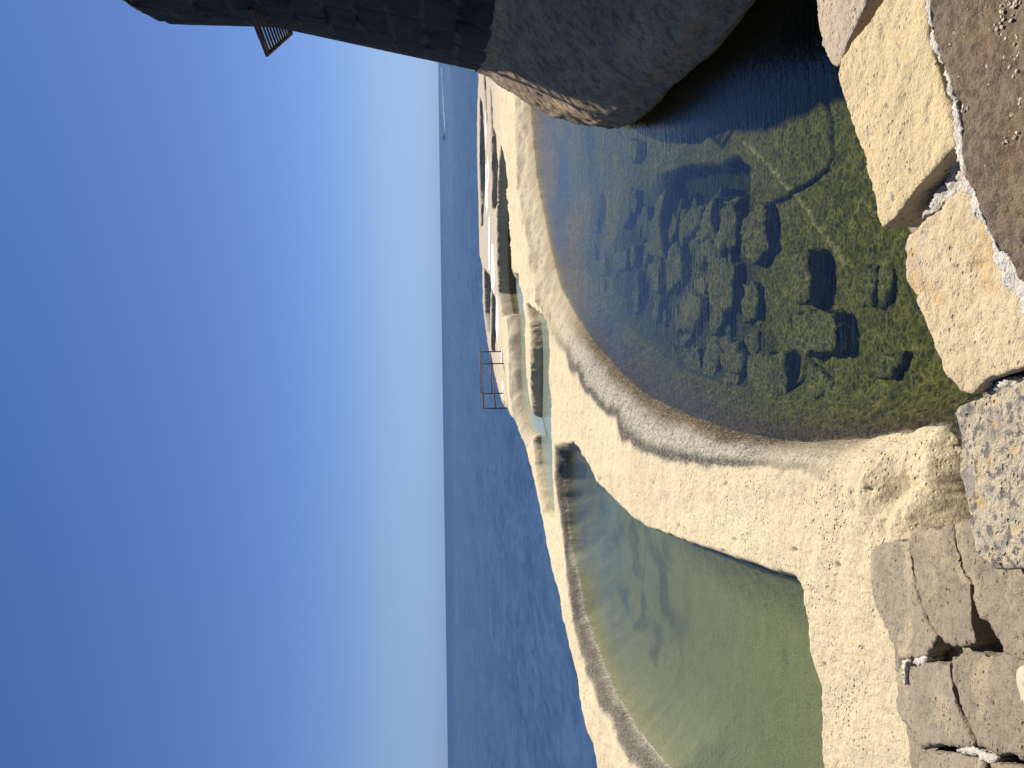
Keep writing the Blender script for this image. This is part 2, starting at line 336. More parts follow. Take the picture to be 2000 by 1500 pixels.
FLOOR = -.72
def build_shore():
    az = np.arange(-52, 46, .085)*math.pi/180
    Dr = [1.9]
    while Dr[-1] < 60: Dr.append(Dr[-1]+min(max(.0042*Dr[-1], .012), .085))
    Dr = np.array(Dr)
    AZ, DD = np.meshgrid(az, Dr)
    X = (DD*np.sin(AZ)).ravel(); Y = (DD*np.cos(AZ)).ravel()
    P3 = np.stack([X, Y, np.zeros_like(X)], 1)
    n_big = fbm(P3*.5, 4); n_mid = fbm(P3*2.2+5, 4); n_fine = fbm(P3*9+11, 3)
    # wobble the outlines a little
    wx = X+.03*fbm(P3*3.0+40, 3)*np.clip(DD.ravel()/8, .5, 2); wy = Y+.03*fbm(P3*3.0+80, 3)*np.clip(DD.ravel()/8, .5, 2.2)
    top = .305+.13*sstep(18, 32, Y)+.06*n_big*sstep(3, 9, Y)*(1-.85*sstep(30, 35, Y))+.02*n_mid
    top += .05*sstep(-2.0, -3.2, X)*sstep(8, 5, Y)
    rd = segdist([at(x_, y_, z_)[:2] for x_, y_, z_ in [(1077, 840, .14), (1081, 930, .14), (1088, 1020, .15), (1098, 1090, .2)]], X, Y)
    top = top+(np.minimum(top, .16)-top)*np.exp(-(rd/.9)**2)
    rd = segdist([at(x_, y_, .2)[:2] for x_, y_ in [(1036, 845), (1044, 900), (1056, 960), (1072, 1030)]], X, Y)
    top = top+(np.minimum(top, .21)-top)*np.exp(-(rd/1.3)**2)
    z = top.copy(); rim = np.full(X.shape, 3.0); stain = np.zeros(X.shape); sand = np.zeros(X.shape); dark = np.zeros(X.shape)
    def carve(P, depth, wi, st, sandv=0., level=0., wobble=1.0, vary=0.0, power=2.3, darkv=0., t0=0.):
        nonlocal z, rim, stain, sand, dark
        mg = 3.5
        k = np.where((X > P[:, 0].min()-mg) & (X < P[:, 0].max()+mg) & (Y > P[:, 1].min()-mg) & (Y < P[:, 1].max()+mg))[0]
        if not len(k): return
        d, w = sdf(P, X[k]+(wx[k]-X[k])*wobble, Y[k]+(wy[k]-Y[k])*wobble)
        if vary: w = w*(1+vary*np.clip(fbm(P3[k]*.8+3, 2)*2, -.75, 1.2))
        t = np.clip(d/np.maximum(w, .02), 0, None)
        g = 1-(1-np.clip(t, 0, 1))**power
        zz = np.where(d >= 0, level+(top[k]-level)*g, level-depth*(lambda s_: s_*(2-s_))(np.clip(-d/wi, 0, 1)))
        big = (w > .22)
        zz = zz + np.where((d > 0) & (t < 1) & big, (n_mid[k]*.05)*np.minimum(w, 1.2)*t*(1-t)*3.2, 0)
        zz = np.where(d > 1.001*w, 9., zz)
        low = zz < z[k]
        z[k] = np.where(low, zz, z[k])
        rr = np.where(d < 0, t0*.6, t0+(1-t0)*t)
        nearer = (rr < rim[k]) & (t < 1.6)
        rim[k] = np.where(nearer, rr, rim[k]); stain[k] = np.where(nearer, st*sstep(.14, .3, w), stain[k])
        sand[k] = np.where(d < 0, sandv, sand[k]); dark[k] = np.where(d < 0, darkv, dark[k])
    carve(A, -FLOOR, .55, 1.0, vary=.22)
    carve(B, .75, .9, 1.0, sandv=.9, t0=.58)
    carve(C, .35, .4, 1.2, sandv=.9)
    carve(D, .3, .6, 1.2, sandv=1, vary=.3)
    carve(E, .3, .5, .3, level=-.30, sandv=.5, wobble=.25)
    for q in (Fp, Fq, J, H1, H2): carve(q, .4, .4, .2, level=.0, sandv=.6, wobble=.25)
    for q in SHP: carve(q, .03, .2, .0, level=.41, sandv=1)
    # sea side
    d, w = sdf(SEA, wx, wy)
    d = -d
    t = np.clip((d+.0)/w, -4, 1)
    zs = np.where(t > 0, -.1+(top+.1)*(1-(1-t)**2.2), -.1+t*w*1.6)
    zs = np.maximum(zs, -1.3)
    z = np.minimum(z, zs)
    # roughness everywhere
    rough = .5+.5*sstep(-.02, .12, z)
    stain = stain*sstep(4.55, 5.3, Y+.35*n_mid)*(1-.62*sstep(14, 19, Y+X*.9))
    near = sstep(4.9, 4.2, Y)*sstep(-1.2, -.8, X)
    far_ = sstep(15, 19, Y)*sstep(29, 26, Y)*sstep(0, 2.0, X)*(rim < 1.3)*(rim > .02)
    z = z+near*(.045*fbm(P3*5.1+21, 5)-.025*sstep(.12, .5, fbm(P3*9+91, 3)))+far_*(.15*fbm(P3*1.7+13, 4)*np.clip(rim*(1.3-rim)*2.4, 0, 1))
    Q3 = np.stack([X, Y, z], 1)
    z = z+rough*(n_mid*.012+.011*fbm(Q3*9+11, 3)+.008*fbm(Q3*26, 3))*np.clip(DD.ravel()/12, .8, 1.5)
    # erosion pits on top
    pit = fbm(P3*5.5+60, 3)
    z = z-np.where(z > .1, .05*sstep(.42, .7, pit), 0)
    # near hump: scooped hollow
    def bowl(x, y, zz, r, dep):
        q = at(x, y, zz); dd = np.hypot(X-q[0], Y-q[1])
        return dep*np.clip(1-(dd/r)**2, 0, 1)**1.5
    z = z-bowl(1755, 950, .2, .24, .10)-bowl(1735, 965, .25, .12, .05)
    inB = sdf(B, X, Y)[0] < -.5
    dark = np.where(inB, np.maximum(dark, .62*sstep(-.18, .42, fbm(P3*np.array([1.5, 1.1, 1])+7, 5))*sstep(10.6, 13.0, Y-.15*X)*sstep(-.2, -.6, sdf(B, X, Y)[0])), dark)
    dark = np.where(inB, np.maximum(dark, .5*sstep(.3, .6, fbm(P3*1.6+31, 4))*sstep(9, 7, Y)), dark)
    # floor relief of the clear pool
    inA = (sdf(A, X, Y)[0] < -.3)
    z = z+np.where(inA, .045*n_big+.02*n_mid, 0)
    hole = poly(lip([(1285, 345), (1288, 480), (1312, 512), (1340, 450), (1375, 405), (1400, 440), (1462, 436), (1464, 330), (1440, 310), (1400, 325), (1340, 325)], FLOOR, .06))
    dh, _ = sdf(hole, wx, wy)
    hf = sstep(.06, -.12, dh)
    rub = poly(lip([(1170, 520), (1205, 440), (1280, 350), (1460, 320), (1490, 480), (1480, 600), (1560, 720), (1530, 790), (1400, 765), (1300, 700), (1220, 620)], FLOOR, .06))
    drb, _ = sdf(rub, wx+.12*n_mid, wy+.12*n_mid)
    dark = np.where(inA, np.maximum(dark, .62*sstep(.15, -.3, drb)), dark)  # shade in the gaps between rubble stones, painted into the floor colour
    z = z-.40*hf*inA; dark = np.where(inA, np.maximum(dark, .75*hf), dark)  # shadowed hollow: sunk in shape, its shade painted into the floor
    cr = np.minimum(segdist([at(*p, FLOOR)[:2] for p in [(1600, 130), (1612, 205), (1622, 240), (1622, 308), (1614, 332), (1556, 372), (1530, 390), (1500, 400)]], wx, wy),
                    segdist([at(*p, FLOOR)[:2] for p in [(1580, 700), (1606, 722), (1632, 752), (1618, 782), (1624, 800), (1612, 812)]], wx, wy))
    cr = np.minimum(cr, segdist([at(*p, FLOOR)[:2] for p in [(1512, 808), (1548, 778), (1570, 745), (1576, 712)]], wx, wy))
    crack = sstep(.034, .012, cr)*inA
    sm = segdist([at(*p, FLOOR)[:2] for p in [(1458, 276), (1500, 320), (1552, 380), (1600, 440), (1648, 518)]], wx, wy)
    sm2 = segdist([at(*p, FLOOR)[:2] for p in [(1710, 420), (1682, 392), (1676, 404), (1660, 440)]], wx, wy)
    seam = np.maximum(sstep(.045, .012, sm), .6*sstep(.04, .01, sm2))*inA*(.55+.9*np.clip(n_fine+.2, 0, .5))
    z = z-.06*crack+.035*seam
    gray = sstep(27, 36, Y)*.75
    V = np.stack([X, Y, z], 1)
    f = grid_faces(len(Dr), len(az))
    keep = (z[f].max(1) > -1.2)
    f = f[keep]
    used = np.zeros(len(V), bool); used[f.ravel()] = True
    idx = np.cumsum(used)-1
    me = mesh_np('rock_shore', V[used], idx[f][:, ::-1])
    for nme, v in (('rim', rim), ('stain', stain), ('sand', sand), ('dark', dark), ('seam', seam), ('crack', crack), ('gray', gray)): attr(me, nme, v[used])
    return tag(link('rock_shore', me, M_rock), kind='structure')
build_shore()

# ------------------------------------------------------------------ water sheets
def sheet(name, P, z, mat, grow=.25, depth=0):
    P = np.asarray(P)
    c = []
    n = len(P)
    for i in range(n):
        a, b, e = P[i-1][:2], P[i][:2], P[(i+1) % n][:2]
        t = e-a; t = t/(np.linalg.norm(t)+1e-9); c.append((b[0]-t[1]*grow*SGN(P), b[1]+t[0]*grow*SGN(P), z))
    me = bpy.data.meshes.new(name); bm = bmesh.new()
    vs = [bm.verts.new(p) for p in c]; fc = bm.faces.new(vs); fc.normal_update()
    if fc.normal.z < 0: fc.normal_flip()
    if depth:
        r_ = bmesh.ops.extrude_face_region(bm, geom=[fc])
        for v in r_['geom']:
            if isinstance(v, bmesh.types.BMVert): v.co.z -= depth
        bmesh.ops.recalc_face_normals(bm, faces=bm.faces[:])
    bmesh.ops.triangulate(bm, faces=bm.faces[:])
    bm.to_mesh(me); bm.free()
    return tag(link(name, me, mat), kind='structure')
def SGN(P):
    x, y = P[:, 0], P[:, 1]
    return -1.0 if np.sum(x*np.roll(y, -1)-np.roll(x, -1)*y) > 0 else 1.0
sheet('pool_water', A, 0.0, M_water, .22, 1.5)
sheet('pool_water', B, 0.0, M_murky, .10, 1.4)
sheet('pool_water', C, 0.0, M_pale, .08)
sheet('pool_water', D, 0.012, M_pale, .10)
sheet('pool_water', E, -.30, M_pale, .10)
for q in (Fp, Fq, J, H1, H2): sheet('pool_water', q, 0.0, M_pale, .08)
for q in SHP: sheet('white_pan', q, .418, M_pan_white, .06)

def build_sea():
    # ring mesh outside the platform outline: from just inside the rock edge to the horizon
    inner = SEA[:, :2]
    c = inner.mean(0)
    rings = [0, .6, 1.5, 4, 10, 25, 60, 150, 400, 1200, 4000, 15000, 60000]
    bm = bmesh.new(); prev = None
    n = len(inner); sg = SGN(SEA)
    base = []
    for i in range(n):
        a, b, e = inner[i-1], inner[i], inner[(i+1) % n]
        t = e-a; t = t/(np.linalg.norm(t)+1e-9); base.append(b-np.array([-t[1], t[0]])*sg*.35)
    ang = [b-c for b in base]
    for r in rings:
        cur = []
        for i in range(n):
            d = ang[i]/np.linalg.norm(ang[i]); q = base[i]+d*r
            cur.append(bm.verts.new((q[0], q[1], -.30)))
        if prev:
            for i in range(n):
                f = bm.faces.new((prev[i], prev[(i+1) % n], cur[(i+1) % n], cur[i])); f.normal_update()
                if f.normal.z < 0: f.normal_flip()
        prev = cur
    return tag(bm_obj('sea_water', bm, M_sea), kind='structure')
build_sea()

# ------------------------------------------------------------------ tower and its rock
TC = np.array([13.1, 11.0])
def polar_pt(R, th, z): return np.stack([TC[0]+R*np.cos(th), TC[1]+R*np.sin(th), z], -1)
def build_outcrop():
    th = np.radians(np.arange(60, 300, .2)); zs = np.concatenate([np.linspace(-1.0, 0, 18, endpoint=False), np.linspace(0, 2.1, 80)])
    T, Zm = np.meshgrid(th, zs); T = T.ravel(); Zm = Zm.ravel()
    R0 = np.interp(np.degrees(T), [60, 140, 158, 166, 173.7, 193.3, 205.4, 216, 228, 300], [8.3, 8.5, 8.75, 8.88, 9.08, 9.97, 10.96, 11.8, 12.8, 13.5])
    s_ = np.interp(Zm, [-1, -.3, 0, .06, .18, .24, .5, .85, 1.2, 1.6, 1.86, 2.1], [.80, .90, .93, .97, 1.0, .975, .96, .82, .57, .26, 0, -.12])
    Rr = 8.06+(R0-8.06)*s_
    p = polar_pt(Rr, T, Zm)
    n = fbm(p*.8, 2)*.07+fbm(p*3.1+9, 4)*.035+fbm(p*8, 4)*.025
    amp = np.interp(Zm, [-1, -.2, .1, 1.7, 2.1], [.5, .8, 1, 1, .4])
    p = polar_pt(Rr+n*amp, T, Zm+.25*n*amp)
    me = mesh_np('rock_outcrop', p, grid_faces(len(zs), len(th)))
    s = NT('outcrop_rock'); P = s.pos()
    a = s.noise(P, 1.1, 5, .6); b = s.noise(P, 9, 6, .7); f_ = s.noise(P, 38, 5, .7)
    cc = s.mix(s.rng(a, .38, .62), (.50, .34, .175), (.32, .24, .15))
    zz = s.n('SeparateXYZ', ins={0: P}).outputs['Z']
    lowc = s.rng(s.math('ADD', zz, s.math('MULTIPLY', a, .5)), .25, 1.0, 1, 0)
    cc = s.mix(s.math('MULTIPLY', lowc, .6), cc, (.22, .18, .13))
    cc = s.mix(s.math('MULTIPLY', s.rng(b, .46, .6), .75), cc, (.15, .115, .075))
    cc = s.mix(s.math('MULTIPLY', s.rng(s.noise(s.map(P, loc=(4, 4, 2)), 3.5, 6, .7), .5, .62), .6), cc, (.50, .38, .23))
    cc = s.mix(s.math('MULTIPLY', s.rng(f_, .54, .64), .7), cc, (.09, .07, .05))
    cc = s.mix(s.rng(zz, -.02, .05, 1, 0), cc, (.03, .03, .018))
    h = s.math('ADD', s.math('MULTIPLY', b, .5), s.math('MULTIPLY', f_, .3))
    mt = s.done(s.pri(Base_Color=cc, Roughness=.9, Normal=s.bump(h, .8, .05), Specular_IOR_Level=.15))
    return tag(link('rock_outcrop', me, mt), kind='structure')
build_outcrop()

M_tower = mat_stone('dark_masonry', (.045, .045, .047), (.07, .066, .06), (.028, .029, .033), .55, (.10, .085, .06), .66, None, .7, .8, 1.0, joint=True)
M_iron = mat_metal('black_iron', (.018, .018, .02), (.05, .03, .02))
def build_tower():
    tw = empty('stone_tower', (TC[0], TC[1], 1.8))
    tag(tw, 'dark round tower of big weathered stone blocks standing on the rock outcrop', 'tower')
    zs = np.arange(1.72, 7.66, .04); nth = 1300; th = np.linspace(0, 2*math.pi, nth+1)
    T, Z = np.meshgrid(th, zs); sh = T.shape; T = T.ravel(); Z = Z.ravel()
    Rr = np.interp(Z, [1.7, 1.9, 5.5, 5.7, 7.66], [8.06, 8.0, 7.36, 7.33, 7.33])
    p0 = polar_pt(Rr, T, Z)
    ch = .5; zw = Z+.05*fbm(p0*.8, 3)
    row = np.floor(zw/ch).astype(int); fz = zw/ch-row
    L = .80+.25*((row*37) % 7)/7.0; u = T*7.6/L+(row*0.5)+.13*row+.06*fbm(p0*1.5+20, 2)
    colm = np.floor(u).astype(int); fu = u-colm
    dz = np.minimum(fz, 1-fz)*ch; du = np.minimum(fu, 1-fu)*L
    dj = np.minimum(dz, du)+.02*fbm(p0*5+3, 3)
    hsh = _g[(row*71+colm*13) & 255][:, 0]
    disp = .05*(sstep(0, .07, dj)-1)+.03*hsh+.045*fbm(p0*2.2, 4)+.022*fbm(p0*9, 3)
    disp = disp*(.45+.55*sstep(2.5, 5, Z))*(.06+.94*sstep(math.radians(160), math.radians(178), T))
    # crumbled top course
    topf = sstep(7.0, 7.66, Z); disp = disp-topf*(.10*np.abs(fbm(p0*1.6+33, 3)))-.12*sstep(7.45, 7.66, Z)
    p = polar_pt(Rr+disp, T, Z+topf*.06*fbm(p0*1.2+50, 3)); p[:, 0] -= TC[0]; p[:, 1] -= TC[1]; p[:, 2] -= 1.8
    P2 = p.reshape(*sh, 3); P2[:, -1] = P2[:, 0]
    # roof deck ring
    inner = P2[-1].copy(); inner[:, :2] *= .9
    inner2 = P2[-1].copy(); inner2[:, :2] *= .02
    P2 = np.concatenate([P2, inner[None], inner2[None]], 0)
    me = mesh_np('masonry', P2.reshape(-1, 3), grid_faces(P2.shape[0], P2.shape[1])[:, ::-1])
    jn = np.concatenate([1-sstep(.012, .045, dj), np.zeros(2*(nth+1))]); attr(me, 'joint', jn); attr(me, 'tone', np.concatenate([np.clip(.5+.9*hsh, 0, 1), np.zeros(2*(nth+1))]))
    link('masonry', me, M_tower, tw)
    # iron grating bracketed out from the wall
    h = 2.8
    def gp(x, y): d = ray(x, y); return CAM+d*(h/d[2])
    P1, P2_ = gp(521, 107), gp(569, 65)
    P3, P4 = gp(497, 43), gp(565, 51)
    off = lambda v: v-np.array([TC[0], TC[1], 1.8])
    d1 = (P3-P1)/np.linalg.norm(P3-P1); I1 = P1+d1*1.15
    d2 = (P4-P2_)/np.linalg.norm(P4-P2_); d2 = d1; I2 = P2_+d2*.75
    gr = empty('iron_grating', (0, 0, 0)); gr.parent = tw; tag(gr, 'black iron grating jutting from the tower wall')
    bm = bmesh.new()
    for a, b in ((P1, P2_), (P1, I1), (P2_, I2)):
        tube(bm, off(a), off(b), .035, 6)
    bm_obj('grating_frame', bm, M_iron, gr)
    for k in range(1, 11):
        t = k/11.0
        bm = bmesh.new(); a = P1+(P2_-P1)*t; b = I1+(I2-I1)*t
        tube(bm, off(a), off(b), .022, 6); bm_obj('grating_bar', bm, M_iron, gr)
build_tower()

# ------------------------------------------------------------------ stones (outline -> block -> remeshed, worn, roughened)
def solid(outline, thick, vox, smooth=3, amp=.012, freq=4.0, taper=.0, seed=0, jag=.012, down=None, famp=.004, chips=.02):
    o = np.array(outline, float)
    # resample & jag outline
    pts = []
    for i in range(len(o)):
        a, b = o[i], o[(i+1) % len(o)]; L = np.linalg.norm(b-a); k = max(1, int(L/.06))
        for j in range(k): pts.append(a+(b-a)*j/k)
    pts = np.array(pts); c = pts.mean(0)
    w = fbm(pts*9+seed*7.7, 3); dirn = pts-c; dirn[:, 2] = 0; dirn /= np.linalg.norm(dirn, axis=1)[:, None]
    pts = pts+dirn*(w*jag)[:, None]
    if SGN(pts) > 0: pts = pts[::-1]
    bm = bmesh.new()
    tv = [bm.verts.new(p) for p in pts]
    low = [bm.verts.new((c[0]+(p[0]-c[0])*(1-taper), c[1]+(p[1]-c[1])*(1-taper), p[2]-thick)) for p in pts]
    bm.faces.new(tv); bm.faces.new(low[::-1])
    for i in range(len(tv)):
        j = (i+1) % len(tv); bm.faces.new((tv[i], low[i], low[j], tv[j]))
    bmesh.ops.triangulate(bm, faces=bm.faces[:]); bmesh.ops.recalc_face_normals(bm, faces=bm.faces[:])
    me = bpy.data.meshes.new('tmp'); bm.to_mesh(me); bm.free()
    ob = bpy.data.objects.new('tmp', me); COL.objects.link(ob)
    md = ob.modifiers.new('r', 'REMESH'); md.mode = 'VOXEL'; md.voxel_size = vox
    if smooth:
        ms = ob.modifiers.new('s', 'SMOOTH'); ms.iterations = smooth; ms.factor = .5
    dg = bpy.context.evaluated_depsgraph_get()
    m2 = bpy.data.meshes.new_from_object(ob.evaluated_get(dg))
    bpy.data.objects.remove(ob); bpy.data.meshes.remove(me)
    n = len(m2.vertices); co = np.empty(n*3, np.float32); m2.vertices.foreach_get('co', co); co = co.reshape(-1, 3).astype(float)
    nr = np.empty(n*3, np.float32); m2.vertices.foreach_get('normal', nr); nr = nr.reshape(-1, 3)
    f1 = fbm(co*freq+seed*3.1, 4); f2 = fbm(co*freq*6+seed, 3)
    d = amp*f1+famp*f2-chips*sstep(.25, .6, fbm(co*freq*1.7+seed*5, 3))*(1-np.abs(nr[:, 2])**4*.85)
    co = co+nr*d[:, None]
    m2.vertices.foreach_set('co', co.astype(np.float32).ravel())
    m2.polygons.foreach_set('use_smooth', np.ones(len(m2.polygons), bool)); m2.update()
    return m2
def px_outline(pts, z): return [at(x, y, z) for x, y in pts]
def px_slope(pts, lift=0): return [at_slope(x, y, lift) for x, y in pts]

M_cream = mat_stone('cream_coping', (.63, .49, .27), (.57, .45, .26), (.30, .27, .24), .655, (.26, .24, .21), .615, None, .7, 1.0, .9, (0, 0, 0), 17)
M_pink = mat_stone('pinkish_coping', (.52, .40, .27), (.46, .38, .30), (.33, .30, .27), .60, (.30, .26, .22), .68, (.55, .38, .20), .62, 1, .9, (2, 5, 1))
M_orange = mat_stone('orange_coping', (.60, .48, .30), (.56, .44, .26), (.33, .31, .285), .585, (.22, .20, .17), .68, (.57, .37, .17), .57, 1.0, .9, (8, 3, 2))
M_speck = mat_stone('speckled_coping', (.52, .435, .30), (.46, .39, .28), (.29, .26, .22), .55, (.17, .155, .135), .535, (.57, .39, .18), .545, 3.2, 1.0, (3, 7, 4), 34)
M_gray = mat_stone('grey_revetment', (.365, .30, .21), (.285, .24, .175), (.45, .36, .23), .55, (.13, .11, .09), .66, (.38, .27, .15), .66, 1.2, 1.0, (6, 2, 9), 26)
M_gray2 = mat_stone('brown_grey_revetment', (.34, .275, .185), (.26, .215, .155), (.42, .335, .215), .56, (.10, .085, .07), .64, (.36, .25, .14), .68, 1.2, 1.0, (1, 8, 3), 26)
M_pebble = mat_stone('pale_pebble', (.60, .52, .38), (.52, .43, .30), (.45, .37, .26), .62, (.4, .3, .2), .70, None, .7, 2, .7)
M_mortar = mat_stone('white_mortar', (.70, .65, .56), (.60, .54, .45), (.30, .26, .22), .66, (.22, .19, .16), .66, (.62, .52, .38), .66, 3, 1.0, (4, 4, 4), 30)
M_rubble = mat_stone('rubble_core', (.34, .27, .19), (.26, .21, .16), (.16, .13, .10), .58, (.10, .08, .07), .62, None, .7, 2, 1.0)
def mat_walk():
    s = NT('brown_concrete'); P = s.pos()
    a = s.noise(P, 2.6, 5, .6); b = s.noise(P, 26, 6, .75); f_ = s.noise(P, 95, 4, .7)
    c = s.mix(s.rng(a, .35, .65), (.285, .215, .14), (.225, .18, .13))
    c = s.mix(s.math('MULTIPLY', s.rng(s.noise(s.map(P, loc=(2, 2, 5)), 4.5, 5, .65), .52, .70), .6), c, (.25, .15, .065))
    c = s.mix(s.math('MULTIPLY', s.rng(b, .46, .58), .7), c, (.11, .083, .055))
    c = s.mix(s.math('MULTIPLY', s.rng(b, .34, .46, 1, 0), .5), c, (.33, .25, .16))
    c = s.mix(s.math('MULTIPLY', s.rng(f_, .55, .7), .5), c, (.32, .25, .17))
    v = s.vor(P, 26); vn = s.rng(s.noise(P, 3.2, 3), .47, .62)
    grit = s.math('MULTIPLY', s.rng(v, .16, .22, 1, 0), s.math('GREATER_THAN', s.n('SeparateColor', ins={0: s.vor(P, 26, 'F1', 'Color')}).outputs[0], s.rng(vn, 0, 1, .93, .62)))
    c = s.mix(grit, c, (.58, .46, .30))
    h = s.math('ADD', s.math('ADD', s.math('MULTIPLY', b, .6), s.math('MULTIPLY', f_, .2)), s.math('MULTIPLY', grit, .5))
    return s.done(s.pri(Base_Color=c, Roughness=.93, Normal=s.bump(h, 1.0, .055), Specular_IOR_Level=.12))
M_walk = mat_walk()

def build_wall():
    w = empty('parapet_wall', (0, 0, 0))
    tag(w, 'thick stone sea wall with big cream coping blocks, white mortar and a brown concrete top', 'wall')
    ZC = 1.10
    S1 = [(1585, -120), (1590, 0), (1598, 50), (1609, 95), (1618, 112), (1631, 130), (1640, 126), (1656, 78), (1690, 12), (1700, -60), (1705, -120)]
    S2 = [(1815, -90), (1812, 10), (1816, 70), (1832, 130), (1850, 190), (1861, 240), (1868, 280), (1838, 312), (1780, 378), (1742, 428), (1720, 447), (1714, 436), (1707, 388), (1700, 356), (1684, 300), (1664, 254), (1649, 208), (1635, 146), (1642, 112), (1670, 78), (1710, 30), (1730, -10), (1745, -90)]
    S3 = [(1770, 458), (1764, 482), (1774, 545), (1796, 602), (1814, 650), (1834, 700), (1855, 728), (1880, 758), (1898, 766), (1930, 738), (1980, 722), (2050, 705), (2120, 700), (2080, 640), (2005, 575), (1962, 505), (1932, 445), (1905, 392), (1890, 360), (1872, 372), (1838, 402), (1800, 432)]
    S4 = [(1856, 802), (1870, 787), (1910, 776), (1955, 752), (2005, 738), (2100, 730), (2200, 780), (2230, 1000), (2140, 1140), (2060, 1122), (1996, 1112), (1945, 1102), (1912, 1080), (1898, 1028), (1884, 985), (1868, 930), (1868, 862)]
    for pts, z, th, mt, lb, sd in ((S1, ZC, .42, M_pink, 'pinkish grey coping block', 1), (S2, ZC+.02, .40, M_cream, 'large flat cream coping block', 2),
                                   (S3, ZC-.01, .42, M_orange, 'cream and orange coping block with grey patches', 3), (S4, ZC-.03, .40, M_speck, 'grey and orange speckled coping block', 4)):
        me = solid(px_outline(pts, z), th, .009, 3, .018, 3.5, .04, sd, .022, famp=.009, chips=.035)
        tag(link('coping_stone', me, mt, w), lb)
    G = [([(1695, 1075), (1717, 1062), (1773, 1052), (1777, 1110), (1790, 1160), (1810, 1217), (1830, 1251), (1805, 1280), (1783, 1289), (1760, 1287), (1747, 1267), (1730, 1240), (1713, 1193), (1700, 1133)], 0, M_gray),
         ([(1779, 1050), (1817, 1033), (1861, 1028), (1866, 1067), (1875, 1113), (1893, 1143), (1894, 1187), (1896, 1227), (1908, 1260), (1872, 1265), (1838, 1252), (1816, 1215), (1796, 1160), (1783, 1110)], .012, M_gray2),
         ([(1866, 1026), (1900, 1015), (1960, 1030), (2060, 1080), (2080, 1300), (1985, 1290), (1958, 1264), (1934, 1232), (1905, 1187), (1901, 1140), (1882, 1112), (1872, 1067)], .02, M_gray2),
         ([(1748, 1312), (1756, 1301), (1797, 1297), (1851, 1291), (1855, 1333), (1867, 1377), (1884, 1423), (1899, 1455), (1853, 1459), (1799, 1456), (1785, 1443), (1762, 1410), (1745, 1373)], .005, M_gray),
         ([(1861, 1286), (1893, 1273), (1957, 1274), (2002, 1296), (2090, 1310), (2090, 1500), (1993, 1477), (1943, 1469), (1908, 1454), (1891, 1417), (1874, 1367), (1861, 1325)], .015, M_gray2),
         ([(1794, 1468), (1850, 1469), (1915, 1484), (1921, 1507), (1925, 1640), (1800, 1640), (1786, 1540)], .0, M_gray),
         ([(1929, 1488), (2000, 1496), (2100, 1530), (2100, 1660), (1935, 1640)], .01, M_gray2)]
    for i, (pts, lf, mt) in enumerate(G):
        me = solid(px_slope(pts, lf+.03), .30, .010, 3, .030, 4.0, .03, 20+i, .016, famp=.012, chips=.035)
        link('revetment_stone', me, mt, w)
    me = solid(px_slope([(1984, 1306), (1983, 1335), (1990, 1372), (2010, 1392), (2060, 1380), (2060, 1310), (2004, 1296)], .10), .12, .011, 8, .012, 5, .1, 41, .01)
    tag(link('revetment_stone', me, M_pebble, w), 'small pale rounded stone')
    # mortar bed and rubble body
    me = solid(px_slope([(1715, 1085), (1790, 1045), (1900, 1030), (2060, 1040), (2200, 1200), (2200, 1700), (1800, 1640), (1765, 1420), (1755, 1310)], -.075), .7, .02, 2, .03, 6, 0, 51, .02, famp=.012)
    link('mortar_bed', me, M_rubble, w)
    core = [(1650, -120), (1660, 40), (1680, 130), (1700, 270), (1740, 400), (1800, 500), (1850, 640), (1905, 740), (1900, 840), (1930, 1000), (1990, 1090), (2250, 1150), (2300, 700), (2100, 400), (2000, -120)]
    me = solid(px_outline(core, ZC-.16), 1.9, .03, 2, .03, 6, 0, 52, .02, famp=.012)
    link('wall_core', me, M_rubble, w)
    for k, (pts, z) in enumerate((([(1878, 282), (1890, 345), (1878, 372), (1848, 392), (1815, 420), (1800, 425), (1815, 395), (1845, 350), (1862, 305)], ZC-.05),
                       ([(1728, -60), (1722, 0), (1700, 30), (1690, 40), (1700, 0), (1705, -60)], ZC-.09),
                       ([(1925, 768), (1950, 746), (2000, 728), (2060, 712), (2060, 730), (2000, 742), (1960, 760), (1940, 775)], ZC-.05))):
        me = solid(px_outline(pts, z), .2, .007, 1, .028, 22, 0, 60+k, .01, famp=.012, chips=0); link('mortar_joint', me, M_mortar, w)
    for k, (pts, lf) in enumerate((([(1792, 1283), (1800, 1279), (1810, 1284), (1806, 1298), (1795, 1300), (1778, 1293)], .025), ([(1868, 1463), (1905, 1461), (1935, 1474), (1948, 1484), (1930, 1492), (1900, 1474), (1868, 1472)], .03),
                                 ([(1760, 1290), (1768, 1292), (1767, 1320), (1766, 1345), (1762, 1320)], .05))):
        me = solid(px_slope(pts, lf), .12, .008, 1, .02, 20, 0, 70+k, .01, famp=.01, chips=0); link('mortar_joint', me, M_mortar, w)
    # bead of white mortar along the concrete
    line = [(1812, -80), (1815, 0), (1816, 40), (1826, 85), (1838, 115), (1856, 160), (1863, 195), (1873, 250), (1876, 290), (1888, 350), (1912, 410), (1926, 445), (1948, 488), (1962, 500), (1985, 545), (2020, 600), (2080, 680)]
    wid = [8, 10, 8, 14, 8, 7, 10, 14, 16, 20, 18, 10, 10, 30, 34, 36, 36]
    le, ri = [], []
    for i, (p, ww) in enumerate(zip(line, wid)):
        a = np.array(line[max(0, i-1)]); b = np.array(line[min(len(line)-1, i+1)]); t = (b-a)/np.linalg.norm(b-a); nn = np.array([t[1], -t[0]])
        le.append(np.array(p)+nn*ww*.25); ri.append(np.array(p)-nn*ww*.75)
    pts = [tuple(p) for p in le]+[tuple(p) for p in ri[::-1]]
    me = solid(px_outline(pts, ZC+.045), .16, .008, 2, .02, 16, 0, 80, .012, famp=.010, chips=.01); link('mortar_joint', me, M_mortar, w)
